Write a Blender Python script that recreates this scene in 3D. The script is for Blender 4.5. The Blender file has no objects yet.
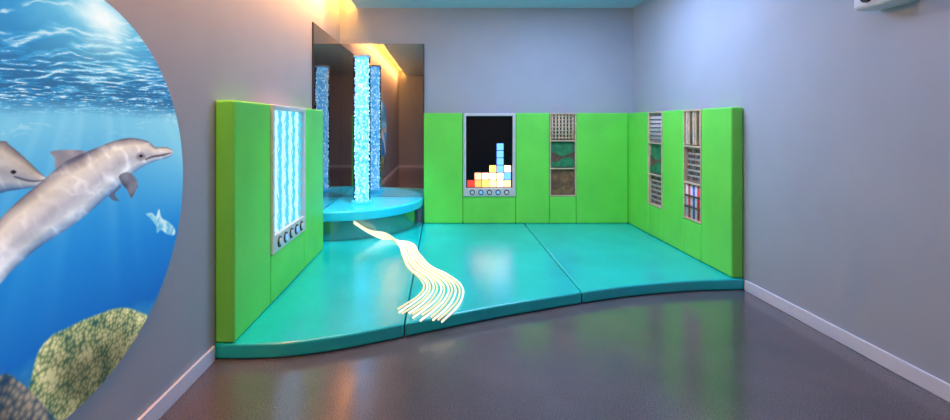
import bpy, bmesh, math, random
import numpy as np
from mathutils import Vector
random.seed(4); rng=np.random.default_rng(7)
sc=bpy.context.scene
sc.view_settings.view_transform='Standard'

# ---------------- dimensions (metres) ----------------
XL,XR,YB,YR=-1.163,2.21,5.46,-2.2      # left, right, back, rear walls
ZC=2.54; EYE=1.206
MAT=0.08; PADT=1.33; PT=0.09

def lin(c):
    return tuple(((v/255)/12.92 if v/255<=0.04045 else ((v/255+0.055)/1.055)**2.4) for v in c)
def new_mat(name,col,rough=.5,metal=0,emis=None,es=0,noise=0,nscale=8,bump=0,bscale=60,coat=0,crough=.15,spec=.5):
    m=bpy.data.materials.new(name); m.use_nodes=True
    nt=m.node_tree; b=nt.nodes['Principled BSDF']
    c=lin(col)
    b.inputs['Base Color'].default_value=(*c,1)
    b.inputs['Roughness'].default_value=rough; b.inputs['Metallic'].default_value=metal
    b.inputs['Coat Weight'].default_value=coat; b.inputs['Coat Roughness'].default_value=crough
    b.inputs['Specular IOR Level'].default_value=spec
    tc=nt.nodes.new('ShaderNodeTexCoord')
    if noise:
        n=nt.nodes.new('ShaderNodeTexNoise'); n.inputs['Scale'].default_value=nscale; n.inputs['Detail'].default_value=6
        nt.links.new(tc.outputs['Object'],n.inputs['Vector'])
        r=nt.nodes.new('ShaderNodeValToRGB')
        r.color_ramp.elements[0].position=.3; r.color_ramp.elements[1].position=.7
        r.color_ramp.elements[0].color=(*[v*(1-noise) for v in c],1)
        r.color_ramp.elements[1].color=(*[min(1,v*(1+noise)) for v in c],1)
        nt.links.new(n.outputs['Fac'],r.inputs['Fac']); nt.links.new(r.outputs['Color'],b.inputs['Base Color'])
    if bump:
        n=nt.nodes.new('ShaderNodeTexNoise'); n.inputs['Scale'].default_value=bscale; n.inputs['Detail'].default_value=4
        nt.links.new(tc.outputs['Object'],n.inputs['Vector'])
        bp=nt.nodes.new('ShaderNodeBump'); bp.inputs['Strength'].default_value=bump; bp.inputs['Distance'].default_value=.01
        nt.links.new(n.outputs['Fac'],bp.inputs['Height']); nt.links.new(bp.outputs['Normal'],b.inputs['Normal'])
    if emis:
        b.inputs['Emission Color'].default_value=(*lin(emis),1); b.inputs['Emission Strength'].default_value=es
    return m

def link(o): sc.collection.objects.link(o); return o
def mesh_obj(name,verts,faces,mat=None,smooth=False,parent=None):
    me=bpy.data.meshes.new(name); me.from_pydata(verts,[],faces); me.update()
    if mat: me.materials.append(mat)
    if smooth:
        for p in me.polygons: p.use_smooth=True
    o=link(bpy.data.objects.new(name,me))
    if parent: o.parent=parent
    return o
def box(name,x0,x1,y0,y1,z0,z1,mat,bevel=0,parent=None,seg=3):
    v=[(x,y,z) for z in (z0,z1) for y in (y0,y1) for x in (x0,x1)]
    f=[(0,2,3,1),(4,5,7,6),(0,1,5,4),(2,6,7,3),(0,4,6,2),(1,3,7,5)]
    o=mesh_obj(name,v,f,mat,parent=parent)
    if bevel:
        b=o.modifiers.new('bevel','BEVEL'); b.width=bevel; b.segments=seg
        for p in o.data.polygons: p.use_smooth=True
        o.modifiers.new('wn','WEIGHTED_NORMAL')
    return o
def empty(name,loc=(0,0,0),rz=0):
    e=link(bpy.data.objects.new(name,None)); e.location=loc; e.rotation_euler=(0,0,rz); e.empty_display_size=.1
    return e
def cyl(name,r,p0,p1,mat,parent=None,n=24,bevel=0,r2=None):
    p0=Vector(p0);p1=Vector(p1); d=(p1-p0); q=d.to_track_quat('Z','Y'); L=d.length
    r2=r if r2 is None else r2
    vs=[];fs=[]
    for k,(z,rr) in enumerate(((0,r),(L,r2))):
        for i in range(n):
            a=2*math.pi*i/n; vs.append(tuple(p0+q@Vector((rr*math.cos(a),rr*math.sin(a),z))))
    for i in range(n): j=(i+1)%n; fs.append((i,j,n+j,n+i))
    fs.append(tuple(reversed(range(n)))); fs.append(tuple(range(n,2*n)))
    o=mesh_obj(name,vs,fs,mat,parent=parent)
    for p in o.data.polygons:
        if len(p.vertices)==4: p.use_smooth=True
    if bevel:
        b=o.modifiers.new('bevel','BEVEL'); b.width=bevel; b.segments=3; b.limit_method='ANGLE'
    return o

# ---------------- materials ----------------
m_wall=new_mat('painted_wall',(170,176,190),.75,noise=.03,nscale=3,bump=.05,bscale=200)
m_ceil=new_mat('ceiling_paint',(180,208,220),.8,noise=.02)
m_base=new_mat('baseboard_paint',(225,225,240),.4,noise=.01)
m_green=new_mat('green_vinyl',(118,232,86),.42,noise=.06,nscale=3,bump=.06,bscale=90)
m_teal=new_mat('teal_vinyl',(0,198,202),.25,noise=.08,nscale=3,bump=.05,bscale=9,coat=.6,crough=.22)
m_plat=new_mat('turquoise_vinyl',(40,220,250),.25,noise=.05,nscale=4,bump=.04,bscale=20,coat=.3)
m_plinth=new_mat('plinth_gloss',(120,165,165),.14,metal=.85,noise=.05)
m_metal=new_mat('light_grey_metal',(218,214,216),.35,metal=.1,noise=.04,nscale=20)
m_black=new_mat('black_screen',(8,8,12),.25,noise=.05)
m_wood=new_mat('birch_wood',(222,190,158),.5,noise=.15,nscale=12)
m_dwood=new_mat('dark_wood',(110,76,58),.6,noise=.35,nscale=30,bump=.3)
m_white=new_mat('white_plastic',(225,225,230),.4,noise=.01)
m_dark=new_mat('dark_edge',(45,38,36),.4,noise=.05)

# floor: speckled vinyl
m_floor=new_mat('speckled_vinyl_floor',(98,88,94),.24,noise=.14,nscale=2.5,spec=.65,coat=.55,crough=.13)
nt=m_floor.node_tree; b=nt.nodes['Principled BSDF']
ramp=[n for n in nt.nodes if n.type=='VALTORGB'][0]
tc=[n for n in nt.nodes if n.type=='TEX_COORD'][0]
n2=nt.nodes.new('ShaderNodeTexNoise'); n2.inputs['Scale'].default_value=170; n2.inputs['Detail'].default_value=3
nt.links.new(tc.outputs['Object'],n2.inputs['Vector'])
r2=nt.nodes.new('ShaderNodeValToRGB'); r2.color_ramp.elements[0].position=.36; r2.color_ramp.elements[1].position=.66
r2.color_ramp.elements[0].color=(.60,.60,.60,1); r2.color_ramp.elements[1].color=(1.36,1.32,1.34,1)
nt.links.new(n2.outputs['Fac'],r2.inputs['Fac'])
mx=nt.nodes.new('ShaderNodeMixRGB'); mx.blend_type='MULTIPLY'; mx.inputs['Fac'].default_value=1
nt.links.new(ramp.outputs['Color'],mx.inputs['Color1']); nt.links.new(r2.outputs['Color'],mx.inputs['Color2'])
nt.links.new(mx.outputs['Color'],b.inputs['Base Color'])
bp=nt.nodes.new('ShaderNodeBump'); bp.inputs['Strength'].default_value=.03; bp.inputs['Distance'].default_value=.003
nt.links.new(n2.outputs['Fac'],bp.inputs['Height']); nt.links.new(bp.outputs['Normal'],b.inputs['Normal'])

m_mirror=new_mat('mirror_glass',(192,186,184),.015,metal=1)

# ---------------- room shell ----------------
T=.12; GAP=.19
box('floor',XL-T,XR+T,YR-T,YB+T,-.1,0,m_floor)
box('wall_left',XL-T,XL,YR-T,YB+T,0,2.8,m_wall)
box('wall_right',XR,XR+T,YR-T,YB+T,0,2.8,m_wall)
box('wall_back',XL,XR,YB,YB+T,0,2.8,m_wall)
box('wall_rear',XL,XR,YR-T,YR,0,2.8,m_wall)
box('ceiling',XL+GAP,XR,YR,YB,ZC,2.69,m_ceil)
box('ceiling_cove',XL,XL+GAP,YR,YB,2.66,2.75,m_ceil)
m_cove=new_mat('warm_led',(255,190,90),.5,emis=(255,160,62),es=70)
box('cove_light_strip',XL+GAP-.012,XL+GAP-.002,YR+.05,YB-.03,2.575,2.62,m_cove)
box('baseboard_right',XR-.014,XR,YR,3.44,0,.078,m_base,.004)
box('baseboard_left',XL,XL+.014,YR,2.42,0,.078,m_base,.004)
box('baseboard_rear',XL+.015,XR-.015,YR,YR+.014,0,.078,m_base,.004)

# ---------------- floor mats ----------------
front=[(-1.163,2.430),(-1.05,2.428),(-.929,2.430),(-.73,2.455),(-.488,2.546),(-.214,2.677),(.053,2.808),(.367,2.953),(.638,3.063),(.938,3.183),(1.24,3.292),(1.55,3.37),(1.87,3.43),(2.21,3.451)]
fx=[p[0] for p in front]; fy=[p[1] for p in front]
def fsm(x):  # smooth front edge
    xs=np.linspace(x-.12,x+.12,9); return float(np.mean(np.interp(xs,fx,fy)))
def floor_mat(x0,x1,n=26):
    xs=np.linspace(x0,x1,n)
    ring=[(float(x),fsm(float(x))) for x in xs]+[(x1,YB-.002),(x0,YB-.002)]
    N=len(ring)
    v=[(x,y,.001) for x,y in ring]+[(x,y,MAT) for x,y in ring]
    f=[tuple(reversed(range(N))),tuple(range(N,2*N))]+[(i,(i+1)%N,N+(i+1)%N,N+i) for i in range(N)]
    o=mesh_obj('floor_mat',v,f,m_teal)
    for p in o.data.polygons: p.use_smooth=True
    bv=o.modifiers.new('bevel','BEVEL'); bv.width=.014; bv.segments=4; bv.limit_method='ANGLE'; bv.angle_limit=math.radians(40)
    o.modifiers.new('wn','WEIGHTED_NORMAL')
floor_mat(XL+.002,-.210); floor_mat(-.204,.942); floor_mat(.948,XR-.002)

# ---------------- wall pads ----------------
def pad(x0,x1,y0,y1,z0=MAT+.001,z1=PADT):
    g=.001
    ax = 'x' if (x1-x0)>(y1-y0) else 'y'
    if ax=='x': return box('wall_pad',x0+g,x1-g,y0,y1,z0,z1,m_green,.014,seg=4)
    return box('wall_pad',x0,x1,y0+g,y1-g,z0,z1,m_green,.014,seg=4)
PB=YB-.002; PF=YB-PT
PZ=.385
pad(-.195,.248,PF,PB); pad(.248,.845,PF,PB,z1=PZ); pad(.845,1.228,PF,PB)
pad(1.228,1.532,PF,PB,z1=PZ); pad(1.532,2.118,PF,PB)
RX0=XR-PT; RX1=XR-.002
pad(RX0,RX1,4.865,PB); pad(RX0,RX1,4.557,4.865,z1=PZ); pad(RX0,RX1,4.16,4.557)
pad(RX0,RX1,3.873,4.16,z1=PZ); pad(RX0,RX1,3.465,3.873)
LX0=XL+.002; LX1=XL+PT+.015
pad(LX0,LX1,2.435,2.955); pad(LX0,LX1,2.955,3.675,z1=PZ); pad(LX0,LX1,3.675,4.275)

# ---------------- interactive light panels ----------------
m_btn=new_mat('button_blue',(120,170,220),.3,emis=(130,190,255),es=.6)
def panel_frame(p,w,h,ctrl,d=.10):
    fw=.032
    box('frame_left',-w/2,-w/2+fw,-d,0,0,h,m_metal,.006,p)
    box('frame_right',w/2-fw,w/2,-d,0,0,h,m_metal,.006,p)
    box('frame_top',-w/2+fw,w/2-fw,-d,0,h-fw,h,m_metal,.006,p)
    box('control_strip',-w/2+fw,w/2-fw,-d,0,0,ctrl,m_metal,.006,p)
    box('screen_back',-w/2+fw,w/2-fw,-d*.55,0,ctrl,h-fw,m_black,0,p)
    n=5
    for i in range(n):
        cx=(-.5+(i+.5)/n)*(w-2*fw)*.92
        cyl('button_ring_%d'%(i+1),ctrl*.32,(cx,-d-.006,ctrl*.5),(cx,-d+.01,ctrl*.5),m_dark,p,bevel=.002)
        cyl('button_%d'%(i+1),ctrl*.20,(cx,-d-.012,ctrl*.5),(cx,-d,ctrl*.5),[m_white,m_btn][i%2],p,bevel=.002)

H=.94
p=empty('block_game_light_panel',((.248+.845)/2,YB-.003,PZ+.003))
w=.845-.248-.006
panel_frame(p,w,H,.095)
cw=(w-.09)/6; z0=.10
cols=[['r'],['o','s'],['y','p'],['c','w','y'],['w','w','b','b','b','b'],['s','b','w']]
hue={'r':(225,60,50),'o':(205,108,56),'s':(200,136,100),'y':(205,152,68),'p':(195,142,126),'w':(192,172,140),'c':(200,160,104),'b':(66,114,185)}
bm={k:new_mat('block_'+k,v,.4,emis=v,es=1.0 if k=='r' else 4.4) for k,v in hue.items()}
for ci,c in enumerate(cols):
    for ri,k in enumerate(c):
        x=-w/2+.045+ci*cw
        box('block_%d_%d'%(ci,ri),x+.004,x+cw-.004,-.066,-.0555,z0+ri*cw+.004,z0+(ri+1)*cw-.004,bm[k],.003,p,2)

# light tube panel on the left wall
p=empty('light_tube_panel',(XL+.003,(2.955+3.675)/2,PZ+.003),math.radians(90))
w=.72-.006
panel_frame(p,w,H,.115,d=.115)
m_glow=bpy.data.materials.new('tube_panel_glow'); m_glow.use_nodes=True
nt=m_glow.node_tree; b=nt.nodes['Principled BSDF']; b.inputs['Roughness'].default_value=.3
tcn=nt.nodes.new('ShaderNodeTexCoord'); wv=nt.nodes.new('ShaderNodeTexWave'); wv.wave_type='BANDS'; wv.bands_direction='X'
wv.inputs['Scale'].default_value=4.5; wv.inputs['Distortion'].default_value=7; wv.inputs['Detail'].default_value=3; wv.inputs['Detail Scale'].default_value=3.5
nt.links.new(tcn.outputs['Object'],wv.inputs['Vector'])
rr=nt.nodes.new('ShaderNodeValToRGB'); rr.color_ramp.elements[0].color=(*lin((80,190,222)),1); rr.color_ramp.elements[1].color=(*lin((200,240,250)),1)
rr.color_ramp.elements[0].position=.05; rr.color_ramp.elements[1].position=.8
nt.links.new(wv.outputs['Color'],rr.inputs['Fac']); nt.links.new(rr.outputs['Color'],b.inputs['Emission Color']); b.inputs['Emission Strength'].default_value=.9
b.inputs['Base Color'].default_value=(*lin((60,120,140)),1)
box('glow_backing',-w/2+.032,w/2-.032,-.068,-.064,.115,H-.032,m_glow,0,p)
m_rod=new_mat('rod_glow',(100,160,185),.2,emis=(195,240,252),es=1.1)
m_rod2=new_mat('rod_cyan',(40,130,160),.2,emis=(90,205,232),es=.9)
for i in range(9):
    cx=-w/2+.065+i*(w-.13)/8
    vs=[];fs=[];n=10;K=60
    for k in range(K+1):
        z=.117+(H-.032-.119)*k/K; dx=.010*math.sin(k*.55+i*2); rr0=.009+.003*math.sin(k*1.3+i)
        for a in range(n):
            an=6.283*a/n; vs.append((cx+dx+rr0*math.cos(an),-.085+rr0*math.sin(an),z))
    for k in range(K):
        for a in range(n): fs.append((k*n+a,k*n+(a+1)%n,(k+1)*n+(a+1)%n,(k+1)*n+a))
    mesh_obj('tube_%d'%(i+1),vs,fs,m_rod if i%2 else m_rod2,True,p)

# ---------------- tactile boards ----------------
m_tan=new_mat('rattan',(228,204,178),.6,noise=.2,nscale=60)
m_pine=new_mat('felt_green',(50,130,84),.8,noise=.35,nscale=14,bump=.8,bscale=25)
m_brown=new_mat('bark',(132,94,66),.8,noise=.4,nscale=18,bump=.8,bscale=30)
m_pale=new_mat('pale_mesh',(228,218,216),.6,noise=.1)
m_grey=new_mat('grey_felt',(120,120,128),.8,noise=.2,nscale=30)
barm=[new_mat('bar_%d'%i,c,.3,noise=.03) for i,c in enumerate([(240,235,235),(225,50,60),(240,235,235),(90,110,200),(240,235,235),(225,50,60),(235,190,90)])]
def board(loc,rz,w,kinds):
    p=empty('tactile_board',loc,rz); d=.088; h=H
    fr=.014
    box('frame_left',-w/2,-w/2+fr,-d,0,0,h,m_wood,.003,p)
    box('frame_right',w/2-fr,w/2,-d,0,0,h,m_wood,.003,p)
    box('backing',-w/2+fr,w/2-fr,-.02,0,0,h,m_dwood,0,p)
    nz=3; ch=h/3
    for i in range(4):
        zz=min(h-fr,max(0,i*ch-fr/2)); box('rail_%d'%i,-w/2+fr,w/2-fr,-d,-.02,zz,zz+fr,m_wood,.003,p)
    iw=w-2*fr
    for i,k in enumerate(kinds):   # bottom to top
        a=i*ch+fr; bz=(i+1)*ch-fr
        x0=-iw/2+.002; x1=iw/2-.002
        if k=='weave' or k=='mesh':
            mt=m_tan if k=='weave' else m_pale
            n=7
            for j in range(n):
                cx=x0+(j+.5)*(x1-x0)/n; cyl('strip_v%d'%j,.011,(cx,-.060,a),(cx,-.060,bz),mt,p,n=8)
            for j in range(7):
                zz=a+(j+.5)*(bz-a)/7; cyl('strip_h%d'%j,.006,(x0,-.070,zz),(x1,-.070,zz),m_wood if k=='weave' else m_grey,p,n=8)
        elif k in('relief','bark','stone'):
            mt={'relief':m_pine,'bark':m_brown,'stone':m_dwood}[k]
            box('relief_panel',x0,x1,-.06,-.021,a,bz,mt,.004,p)
            for q in range(3):
                vs=[];n=16;zb=a+.004;y=-.066-.005*q
                top=[]
                for j in range(n+1):
                    x=x0+.004+(x1-x0-.008)*j/n
                    z=a+(bz-a)*(.78-.24*q+.10*math.sin(j*.33+q*2.1))
                    top.append((x,z))
                for x,z in top: vs+= [(x,y,zb),(x,y,z),(x,-.0605,zb),(x,-.0605,z)]
                fs=[]
                for j in range(n):
                    a0=4*j;b0=4*(j+1)
                    fs+=[(a0,b0,b0+1,a0+1),(a0+1,b0+1,b0+3,a0+3)]
                mesh_obj('relief_layer_%d'%q,vs,fs,[mt,m_dwood,mt][q],parent=p)
        elif k=='bars':
            for j in range(7):
                cx=x0+(j+.5)*(x1-x0)/7; cyl('bar_%d'%j,.0145,(cx,-.062,a),(cx,-.062,bz),barm[j],p,n=12)
            for q in range(2):
                zz=a+(q+1)*(bz-a)/3; box('cross_%d'%q,x0,x1,-.084,-.077,zz-.008,zz+.008,m_dwood,.002,p)
        elif k=='slats':
            for j in range(7):
                cx=x0+(j+.5)*(x1-x0)/7; box('slat_%d'%j,cx-.013,cx+.013,-.075,-.021,a,bz,[m_tan,m_wood,m_brown][j%3],.003,p)
        elif k=='grid':
            box('grid_back',x0,x1,-.05,-.021,a,bz,m_pale,0,p)
            for j in range(6):
                cx=x0+(j+.5)*(x1-x0)/6
                for q in range(6):
                    zz=a+(q+.5)*(bz-a)/6; box('tile_%d_%d'%(j,q),cx-.013,cx+.013,-.065,-.0505,zz-.015,zz+.015,[m_brown,m_grey,m_dwood][(j+q)%3],.003,p)
board(((1.228+1.532)/2,YB-.003,PZ+.003),0,.30,['bark','relief','weave'])
board((XR-.003,(4.557+4.865)/2,PZ+.003),math.radians(-90),.304,['grid','relief','mesh'])
board((XR-.003,(3.873+4.16)/2,PZ+.003),math.radians(-90),.283,['bars','grid','slats'])

# ---------------- mirrors ----------------
def mirror(x0,x1,y0,y1,z0,z1):
    p=empty('wall_mirror',((x0+x1)/2,(y0+y1)/2,z0))
    cx,cy=(x0+x1)/2,(y0+y1)/2
    box('glass',x0-cx,x1-cx,y0-cy,y1-cy,0,z1-z0,m_mirror,0,p)
    return p
MZ0,MZ1=.372,2.126
mirror(XL+.012,-.20,YB-.012,YB-.002,MZ0,MZ1)
mirror(XL+.002,XL+.011,4.285,YB-.002,MZ0,MZ1)
box('mirror_trim',-.199,-.192,YB-.016,YB-.002,PADT+.002,MZ1,m_dark)
box('mirror_trim',XL+.002,XL+.015,4.276,4.284,MZ0,MZ1,m_dark)

# ---------------- corner platform ----------------
def quarter(name,R,z0,z1,mat,parent,bev,n=48):
    c=(XL+.003,YB-.003)
    ring=[(c[0],c[1])]+[(c[0]+R*math.cos(a),c[1]-R*math.sin(a)) for a in np.linspace(math.pi/2,0,n)]
    N=len(ring); v=[(x,y,z0) for x,y in ring]+[(x,y,z1) for x,y in ring]
    f=[tuple(reversed(range(N))),tuple(range(N,2*N))]+[(i,(i+1)%N,N+(i+1)%N,N+i) for i in range(N)]
    o=mesh_obj(name,v,f,mat,parent=parent)
    for q in o.data.polygons: q.use_smooth=True
    b=o.modifiers.new('bevel','BEVEL'); b.width=bev; b.segments=4; b.limit_method='ANGLE'; b.angle_limit=math.radians(50)
    o.modifiers.new('wn','WEIGHTED_NORMAL')
pl=empty('corner_platform')
quarter('plinth',.90,MAT+.001,.275,m_plinth,pl,.004)
quarter('cushion_top',.955,.276,.370,m_plat,pl,.018)

# ---------------- bubble tube ----------------
bt=empty('bubble_tube',(-.833,5.01,.371))
m_core=bpy.data.materials.new('bubble_water'); m_core.use_nodes=True
nt=m_core.node_tree; b=nt.nodes['Principled BSDF']
tcn=nt.nodes.new('ShaderNodeTexCoord'); vo=nt.nodes.new('ShaderNodeTexVoronoi'); vo.inputs['Scale'].default_value=34
mp=nt.nodes.new('ShaderNodeMapping'); mp.inputs['Scale'].default_value=(1,1,.8)
nt.links.new(tcn.outputs['Object'],mp.inputs['Vector']); nt.links.new(mp.outputs['Vector'],vo.inputs['Vector'])
rr=nt.nodes.new('ShaderNodeValToRGB'); e=rr.color_ramp.elements
e[0].position=.08; e[0].color=(*lin((190,235,255)),1); e[1].position=.6; e[1].color=(*lin((70,165,228)),1)
nt.links.new(vo.outputs['Distance'],rr.inputs['Fac']); nt.links.new(rr.outputs['Color'],b.inputs['Emission Color']); b.inputs['Emission Strength'].default_value=1.9
b.inputs['Base Color'].default_value=(*lin((60,130,190)),1)
TH=1.55
cyl('water_column',.070,(0,0,.03),(0,0,TH-.02),m_core,bt,n=32)
m_bub=new_mat('bubbles',(200,235,255),.1,emis=(190,234,255),es=2.6)
bmm=bmesh.new(); bmesh.ops.create_icosphere(bmm,subdivisions=1,radius=1)
tv=[v.co.copy() for v in bmm.verts]; tf=[tuple(v.index for v in f.verts) for f in bmm.faces]; bmm.free()
V=[];F=[]
for i in range(430):
    a=random.random()*6.283; r=random.uniform(.071,.080); z=random.uniform(.04,TH-.03); s=random.uniform(.003,.007)
    o0=len(V); c=Vector((r*math.cos(a),r*math.sin(a),z))
    V+=[tuple(c+t*s) for t in tv]; F+=[tuple(o0+k for k in f) for f in tf]
mesh_obj('bubbles',V,F,m_bub,True,bt)
m_ac=bpy.data.materials.new('clear_acrylic'); m_ac.use_nodes=True
nt=m_ac.node_tree; nt.nodes.clear()
out=nt.nodes.new('ShaderNodeOutputMaterial'); tr=nt.nodes.new('ShaderNodeBsdfTransparent'); gl=nt.nodes.new('ShaderNodeBsdfGlossy'); gl.inputs['Roughness'].default_value=.03
fr=nt.nodes.new('ShaderNodeFresnel'); fr.inputs['IOR'].default_value=1.3; ms=nt.nodes.new('ShaderNodeMixShader')
tr.inputs['Color'].default_value=(.90,.97,1,1)
nt.links.new(fr.outputs[0],ms.inputs[0]); nt.links.new(tr.outputs[0],ms.inputs[1]); nt.links.new(gl.outputs[0],ms.inputs[2]); nt.links.new(ms.outputs[0],out.inputs[0])
cyl('acrylic_tube',.089,(0,0,.025),(0,0,TH-.01),m_ac,bt,n=48)
cyl('base_collar',.11,(0,0,0),(0,0,.03),new_mat('collar',(60,150,190),.25,emis=(60,190,255),es=1),bt,n=48,bevel=.008)
cyl('top_cap',.091,(0,0,TH-.012),(0,0,TH+.008),m_white,bt,n=48,bevel=.006)

# ---------------- fibre optic strands ----------------
path=[(-.828,4.515,.270,.012),(-.69,4.57,.17,.02),(-.53,4.63,.105,.04),(-.369,4.494,.087,.055),(-.256,4.05,.087,.075),(-.164,3.714,.087,.092),(-.045,3.47,.087,.11),(.01,3.26,.087,.13),(-.01,3.06,.087,.145),(-.065,2.90,.087,.155),(-.135,2.76,.087,.158)]
cu=bpy.data.curves.new('fiber_optic_strands','CURVE'); cu.dimensions='3D'; cu.bevel_depth=.0060; cu.bevel_resolution=2; cu.resolution_u=8
NS=12
m_fib=new_mat('fiber_glow',(200,185,165),.3,emis=(255,238,218),es=.98)
m_fib2=new_mat('fiber_glow_warm',(190,165,130),.3,emis=(250,220,178),es=.75)
cu.materials.append(m_fib); cu.materials.append(m_fib2)
for s in range(NS):
    t=(s-(NS-1)/2)/((NS-1)/2)
    sp=cu.splines.new('BEZIER'); sp.bezier_points.add(len(path)-1); sp.material_index=1 if s%2==1 else 0
    ph=random.random()*6
    for i,(x,y,z,wd) in enumerate(path):
        a=Vector(path[max(0,i-1)][:2]); b2=Vector(path[min(len(path)-1,i+1)][:2]); d=(b2-a).normalized(); nrm=Vector((d.y,-d.x))
        jit=.003*math.sin(i*1.7+ph)*(1 if i>2 else .2)
        off=nrm*(t*wd+jit)
        if i<3: off=Vector((0,0))
        pz=z+(0 if i>2 else t*wd*.8)+(random.random()*.003)
        ext=d*(random.uniform(-.05,.05) if i==len(path)-1 else 0)
        bp=sp.bezier_points[i]; bp.co=(x+off.x+ext.x,y+off.y+ext.y,pz)
        bp.handle_left_type=bp.handle_right_type='AUTO'
link(bpy.data.objects.new('fiber_optic_strands',cu))

# ---------------- wall projector ----------------
wp=empty('wall_projector',(XR,2.29,1.775))
box('body',-.125,-.016,-.13,.12,0,.11,m_white,.02,wp)
box('wall_plate',-.015,-.001,-.10,.10,-.0,.24,m_metal,.004,wp)
box('bracket_arm',-.06,-.016,-.03,.03,.112,.20,m_metal,.005,wp)
cyl('lens',.03,(-.14,.03,.055),(-.12,.03,.055),m_black,wp)

# ---------------- underwater projection with dolphins ----------------
R=.68; YC=1.453; ZCc=.976; G=560
us=np.linspace(YC-R,YC+R,G); zs=np.linspace(ZCc-R,ZCc+R,G)
U,Z=np.meshgrid(us,zs)
def W(pts): return [(552.4/(441-x),1.206+(124-y)*1.163/(441-x)) for x,y in pts]
def vnoise(u,z,s,seed):
    r=np.random.default_rng(seed); g=r.random((256,256))
    a=u*s+37.3; c=z*s+91.7; i=np.floor(a).astype(int); j=np.floor(c).astype(int)
    f=a-i; h=c-j; f=f*f*(3-2*f); h=h*h*(3-2*h)
    g00=g[j%256,i%256];g10=g[j%256,(i+1)%256];g01=g[(j+1)%256,i%256];g11=g[(j+1)%256,(i+1)%256]
    return (g00*(1-f)+g10*f)*(1-h)+(g01*(1-f)+g11*f)*h
def fbm(u,z,s,seed,o=4):
    t=0;a=.5;n=0
    for k in range(o): t=t+a*vnoise(u,z,s*2**k,seed+k); n+=a; a*=.5
    return t/n
def ridge(u,z,s,seed,o=3):   # caustic-like ridges
    t=0;a=.5;n=0
    for k in range(o): t=t+a*(1-np.abs(2*vnoise(u,z,s*2**k,seed+k)-1)); n+=a; a*=.5
    return t/n
def worley(s,seed):
    r=np.random.default_rng(seed); J=r.random((128,128,2)); a=U*s;c=Z*s; i=np.floor(a).astype(int); j=np.floor(c).astype(int)
    D=np.full(U.shape,9.)
    for di in(-1,0,1):
        for dj in(-1,0,1):
            ii=i+di;jj=j+dj; q=J[jj%128,ii%128]; D=np.minimum(D,np.hypot(ii+q[...,0]-a,jj+q[...,1]-c))
    return D
def catm(P,closed=False,n=8):
    out=[];N=len(P)
    rngk=range(N) if closed else range(N-1)
    for i in rngk:
        g=(lambda k:P[k%N]) if closed else (lambda k:P[min(max(k,0),N-1)])
        p0,p1,p2,p3=[np.array(g(i+d)) for d in(-1,0,1,2)]
        for t in np.linspace(0,1,n,endpoint=False):
            out.append(.5*((2*p1)+(-p0+p2)*t+(2*p0-5*p1+4*p2-p3)*t*t+(-p0+3*p1-3*p2+p3)*t**3))
    if not closed: out.append(np.array(P[-1]))
    return np.array(out)
def dline(L,closed=False):
    D=np.full(U.shape,9.0); N=len(L)
    for i in range(N if closed else N-1):
        a=L[i];b=L[(i+1)%N]; dx,dz=b-a; l2=dx*dx+dz*dz+1e-12
        t=np.clip(((U-a[0])*dx+(Z-a[1])*dz)/l2,0,1)
        D=np.minimum(D,np.hypot(U-a[0]-t*dx,Z-a[1]-t*dz))
    return D
def inside(L):
    I=np.zeros(U.shape,bool); N=len(L)
    for i in range(N):
        a=L[i];b=L[(i+1)%N]
        if a[1]==b[1]: continue
        c=((a[1]>Z)!=(b[1]>Z))&(U<(b[0]-a[0])*(Z-a[1])/(b[1]-a[1])+a[0]); I^=c
    return I
def alpha(L,soft=.0028):
    d=dline(L,True); return np.clip(.5+np.where(inside(L),d,-d)/soft,0,1)
def ramp(t,stops):
    ps=[s[0] for s in stops]; return np.stack([np.interp(t,ps,[s[1][k] for s in stops]) for k in range(3)],-1)
def mix(C,new,a): return C*(1-a[...,None])+new*a[...,None]
# water body
C=ramp(Z+.03*(fbm(U,Z,3,5)-.5),[(.30,(10,84,154)),(.55,(12,102,188)),(.80,(26,132,212)),(1.0,(66,162,222)),(1.2,(120,196,230)),(1.7,(110,195,235))])
C=mix(C,np.array([150,218,238.])*np.ones_like(C),np.clip((U-1.7)/.5,0,1)*np.clip((Z-.75)/.5,0,.8))
# light shafts
ang=np.arctan2(U-1.64,1.75-Z); sh=vnoise(ang*16,np.zeros_like(ang),1,9)
C=mix(C,np.array([170,226,248.])*np.ones_like(C),np.clip(sh-.45,0,1)*.6*np.clip((Z-.55)/.8,0,1))
# water surface seen from below: sun glare + ripples, foreshortened towards the horizon line
dep=np.clip((Z-1.22)/.44,.02,1)
wx=U*1.0/(.35+dep); wz=1.6/(.25+dep)
warp=.25*(fbm(U,Z,6,61)-.5)
rg=ridge(wx+warp,wz+warp,7,63,4)
sky=ramp(np.hypot((U-1.64),(Z-1.56)*1.2)+.12*(fbm(U,Z*1.8,10,31)-.5),[(0,(250,255,255)),(.07,(205,240,250)),(.17,(110,195,230)),(.35,(56,154,212)),(.9,(30,124,192))])
dark=ramp(dep,[(0,(54,112,158)),(.35,(38,94,142)),(.7,(50,140,195)),(1,(60,155,210))])
surf=mix(sky,dark,np.clip(1.15-dep*1.5,0,.85)*np.clip((.74-rg)/.14,0,1))
surf=mix(surf,np.ones_like(C)*[240,251,255],np.clip((rg-.76)/.13,0,1)*(1-.45*dep))
edge=Z+.03*(fbm(U,Z,8,77)-.5)
C=mix(C,surf,np.clip((edge-1.225)/.06,0,1))
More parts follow.
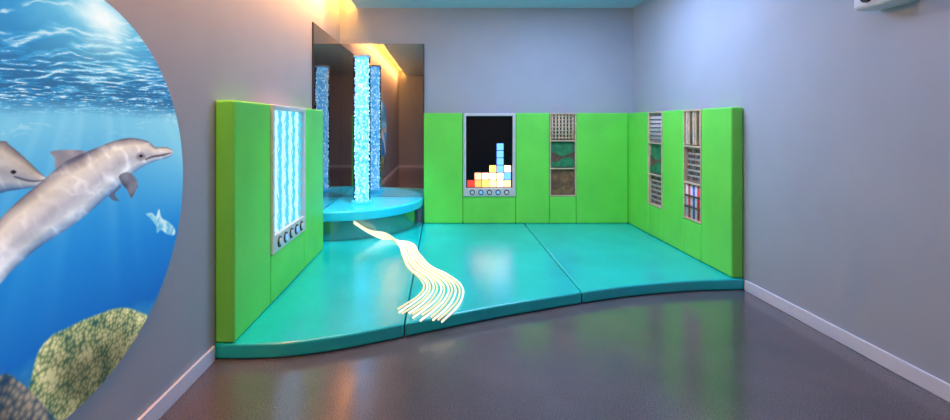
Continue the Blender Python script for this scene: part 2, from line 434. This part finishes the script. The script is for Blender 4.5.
# distant haze glints just beneath
fl=ridge(U,Z*4,9,88,3)
C=mix(C,np.ones_like(C)*[215,238,248],np.clip((fl-.80)*7,0,1)*np.clip((Z-1.14)/.08,0,1)*np.clip((1.27-Z)/.04,0,1)*.5)
def dolphin(up,lo,C,seed,dark=0.):
    u1=catm(up); l1=catm(lo); L=np.vstack([u1,l1[::-1]])
    a=alpha(L,.004); du=dline(u1); dl=dline(l1); t=du/(du+dl+1e-6)
    t=t+.12*(fbm(U,Z,7,seed)-.5)
    col=ramp(t,[(0,(104,102,122)),(.07,(172,156,158)),(.22,(236,216,204)),(.4,(222,208,208)),(.58,(190,184,198)),(.78,(202,204,216)),(.92,(140,162,196)),(1,(76,116,170))])
    rg=ridge(U+.5*Z,Z*1.2,11,seed+4,3); col=col+(np.clip(rg-.70,0,1)*150)[...,None]-(np.clip(.6-rg,0,1)*60)[...,None]
    col=col*(1-dark)
    return mix(C,np.clip(col,0,255),a)
# second dolphin (behind)
C=dolphin(W([(45,178),(37,171),(29,163),(18,153),(8,145),(0,141)])+[(1.15,1.15),(.98,1.12),(.85,1.06)],
          W([(45,179),(40,185),(28,188),(15,190),(0,193)])+[(1.12,1.0),(.98,1.0),(.85,1.04)],C,200,.14)
C=mix(C,np.ones_like(C)*[90,92,110],alpha(catm(W([(43,180),(30,180),(14,176),(14,178),(30,182)]),True),.003))
C=mix(C,np.ones_like(C)*[25,25,35],alpha(catm(W([(9,172),(12,170),(15,172),(12,174)]),True)))
# far pectoral fin
C=mix(C,np.ones_like(C)*[88,104,138],alpha(catm(W([(112,182),(106,190),(110,199),(118,201),(114,194),(120,186)]),True)))
# dorsal fin
C=mix(C,ramp(fbm(U,Z,14,43),[(.3,(112,110,130)),(.7,(168,156,164))]),alpha(catm(W([(84,153),(74,150),(60,150),(49,152),(53,158),(54,168),(60,172)]),True),.004))
up=W([(172,151),(167,147.5),(160,147),(154,147),(149,142.5),(141,139.5),(128,138),(113,141),(97,147),(80,154),(62,163),(42,180),(20,198),(0,217)])+[(1.12,.86),(1.0,.72),(.93,.63)]
lo=W([(172,154),(166,158),(155,161),(143,166),(131,174),(118,186),(100,202),(80,219),(60,233),(40,246),(20,262),(0,283)])+[(1.15,.70),(1.05,.61),(.95,.54)]
C=mix(C,np.ones_like(C)*[110,118,140],alpha(catm([(.97,.62),(.90,.67),(.82,.70),(.86,.60),(.87,.50),(.93,.42),(.97,.50)],True)))
C=dolphin(up,lo,C,300)
C=mix(C,np.ones_like(C)*[95,88,100],alpha(catm(W([(171,152.5),(162,154),(152,155.5),(145,158.5),(145,160),(153,157.6),(163,156)]),True),.003)*.9)
C=mix(C,np.ones_like(C)*[120,112,124],alpha(catm(W([(135,157),(140,152),(145,157),(140,161)]),True),.012)*.7)
C=mix(C,np.ones_like(C)*[25,22,30],alpha(catm(W([(138,156),(140,154.5),(142,156),(140,157.5)]),True)))
C=mix(C,ramp(fbm(U,Z,20,3),[(.3,(78,80,104)),(.7,(132,132,150))]),alpha(catm(W([(118,176),(126,172),(133,176),(137,184),(134,192),(130,198),(126,190),(121,184)]),True),.004))
# small far dolphin
C=mix(C,ramp(fbm(U,Z,40,13),[(.3,(110,190,222)),(.6,(215,240,250))]),alpha(catm(W([(145,214),(151,213),(155,216),(158,209),(161,218),(168,222),(174,229),(173,235),(166,234),(160,230),(156,233),(155,226),(150,219)]),True),.006)*.9)
# coral
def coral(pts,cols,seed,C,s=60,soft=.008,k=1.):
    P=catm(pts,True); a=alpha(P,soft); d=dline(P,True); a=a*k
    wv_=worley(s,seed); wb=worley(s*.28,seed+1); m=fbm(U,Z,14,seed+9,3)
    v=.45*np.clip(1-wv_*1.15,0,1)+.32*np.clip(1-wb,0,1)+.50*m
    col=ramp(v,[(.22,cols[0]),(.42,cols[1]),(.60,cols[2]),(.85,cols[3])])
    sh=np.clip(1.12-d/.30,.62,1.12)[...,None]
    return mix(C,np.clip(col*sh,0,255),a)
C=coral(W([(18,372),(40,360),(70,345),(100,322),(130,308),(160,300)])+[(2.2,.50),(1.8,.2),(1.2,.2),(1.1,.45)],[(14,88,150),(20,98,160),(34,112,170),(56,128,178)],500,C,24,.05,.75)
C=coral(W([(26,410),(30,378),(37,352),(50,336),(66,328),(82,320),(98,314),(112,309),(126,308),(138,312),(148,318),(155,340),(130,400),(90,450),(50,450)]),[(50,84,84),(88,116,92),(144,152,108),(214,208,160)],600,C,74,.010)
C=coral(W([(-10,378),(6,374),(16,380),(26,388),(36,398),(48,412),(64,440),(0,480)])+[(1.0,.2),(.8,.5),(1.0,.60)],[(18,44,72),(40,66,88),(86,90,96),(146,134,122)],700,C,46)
C=np.clip(C,0,255)/255
Cl=np.where(C<=.04045,C/12.92,((C+.055)/1.055)**2.4)
# build flat disc mesh
du=U-YC; dz=Z-ZCc; rr_=np.hypot(du,dz); ins=rr_<=R
any_in=ins[:-1,:-1]|ins[1:,:-1]|ins[:-1,1:]|ins[1:,1:]
sc_=np.where(ins,1,R/np.maximum(rr_,1e-6)); UU=YC+du*sc_; ZZ=ZCc+dz*sc_
need=np.zeros_like(ins); 
for a in(0,1):
    for c in(0,1): need[a:G-1+a,c:G-1+c]|=any_in
idx=-np.ones(U.shape,int); idx[need]=np.arange(need.sum())
ys=UU[need]; zz=ZZ[need]; nv=len(ys)
co=np.stack([np.full(nv,XL+.004),ys,zz],-1)
jj,ii=np.nonzero(any_in)
q=np.stack([idx[jj,ii],idx[jj,ii+1],idx[jj+1,ii+1],idx[jj+1,ii]],-1)
me=bpy.data.meshes.new('dolphin_wall_projection')
me.from_pydata(co.tolist(),[],q.tolist()); me.update()
at=me.color_attributes.new('Col','FLOAT_COLOR','POINT')
arr=np.concatenate([Cl[need],np.ones((nv,1))],-1).astype(np.float32).ravel(); at.data.foreach_set('color',arr)
m_pr=bpy.data.materials.new('underwater_projection'); m_pr.use_nodes=True
nt=m_pr.node_tree; b=nt.nodes['Principled BSDF']; an=nt.nodes.new('ShaderNodeVertexColor'); an.layer_name='Col'
b.inputs['Base Color'].default_value=(.02,.02,.02,1); b.inputs['Roughness'].default_value=.8; b.inputs['Specular IOR Level'].default_value=.1
nt.links.new(an.outputs['Color'],b.inputs['Emission Color']); b.inputs['Emission Strength'].default_value=.95
me.materials.append(m_pr)
link(bpy.data.objects.new('dolphin_wall_projection',me))

# ---------------- lights ----------------
def area(name,loc,sx,sy,power,col,rot=(0,0,0),spread=180):
    l=bpy.data.lights.new(name,'AREA'); l.shape='RECTANGLE'; l.size=sx; l.size_y=sy; l.energy=power; l.color=col; l.spread=math.radians(spread)
    o=link(bpy.data.objects.new(name,l)); o.location=loc; o.rotation_euler=rot; return o
area('ceiling_light',(1.15,3.9,ZC-.01),1.1,1.1,58,(.44,.60,1.0))
area('ceiling_light',(1.1,1.6,ZC-.01),1.0,1.0,12,(.42,.56,1.0))
# added area light, strengthens the cove strip's warm wash on the left wall
area('added_cove_wash',(XL+GAP-.03,1.5,ZC+.012),.03,6.4,85,(1,.40,.13),(0,math.radians(40),0),130)
def spot(loc,tgt,e,col,ang):
    l=bpy.data.lights.new('added_spot','SPOT'); l.energy=e; l.color=col; l.shadow_soft_size=.03; l.spot_size=math.radians(ang); l.spot_blend=.8
    o=link(bpy.data.objects.new('added_spot',l)); o.location=loc
    o.rotation_euler=(Vector(tgt)-Vector(loc)).to_track_quat('-Z','Y').to_euler()
spot((-.55,4.45,ZC-.03),(-.62,4.9,.37),190,(.2,.80,1),48)  # unseen cyan spot, added to brighten the platform
spot((-.3,3.3,ZC-.03),(-.45,3.5,.08),60,(.5,.95,1),75)  # unseen cyan spot, added over the left mats
spot((.9,3.3,ZC-.03),(.7,4.0,.08),45,(1,.85,.7),80)  # unseen warm spot, added for a soft pool on the mats
wd=bpy.data.worlds.new('world'); sc.world=wd; wd.use_nodes=True
wd.node_tree.nodes['Background'].inputs[0].default_value=(.02,.02,.03,1)

# ---------------- camera ----------------
cam=bpy.data.cameras.new('camera'); co_=link(bpy.data.objects.new('camera',cam))
cam.sensor_width=36; cam.lens=18; cam.shift_x=34/950; cam.shift_y=-86/950; cam.clip_start=.02
co_.location=(0,0,EYE); co_.rotation_euler=(math.radians(90),0,0)
sc.camera=co_
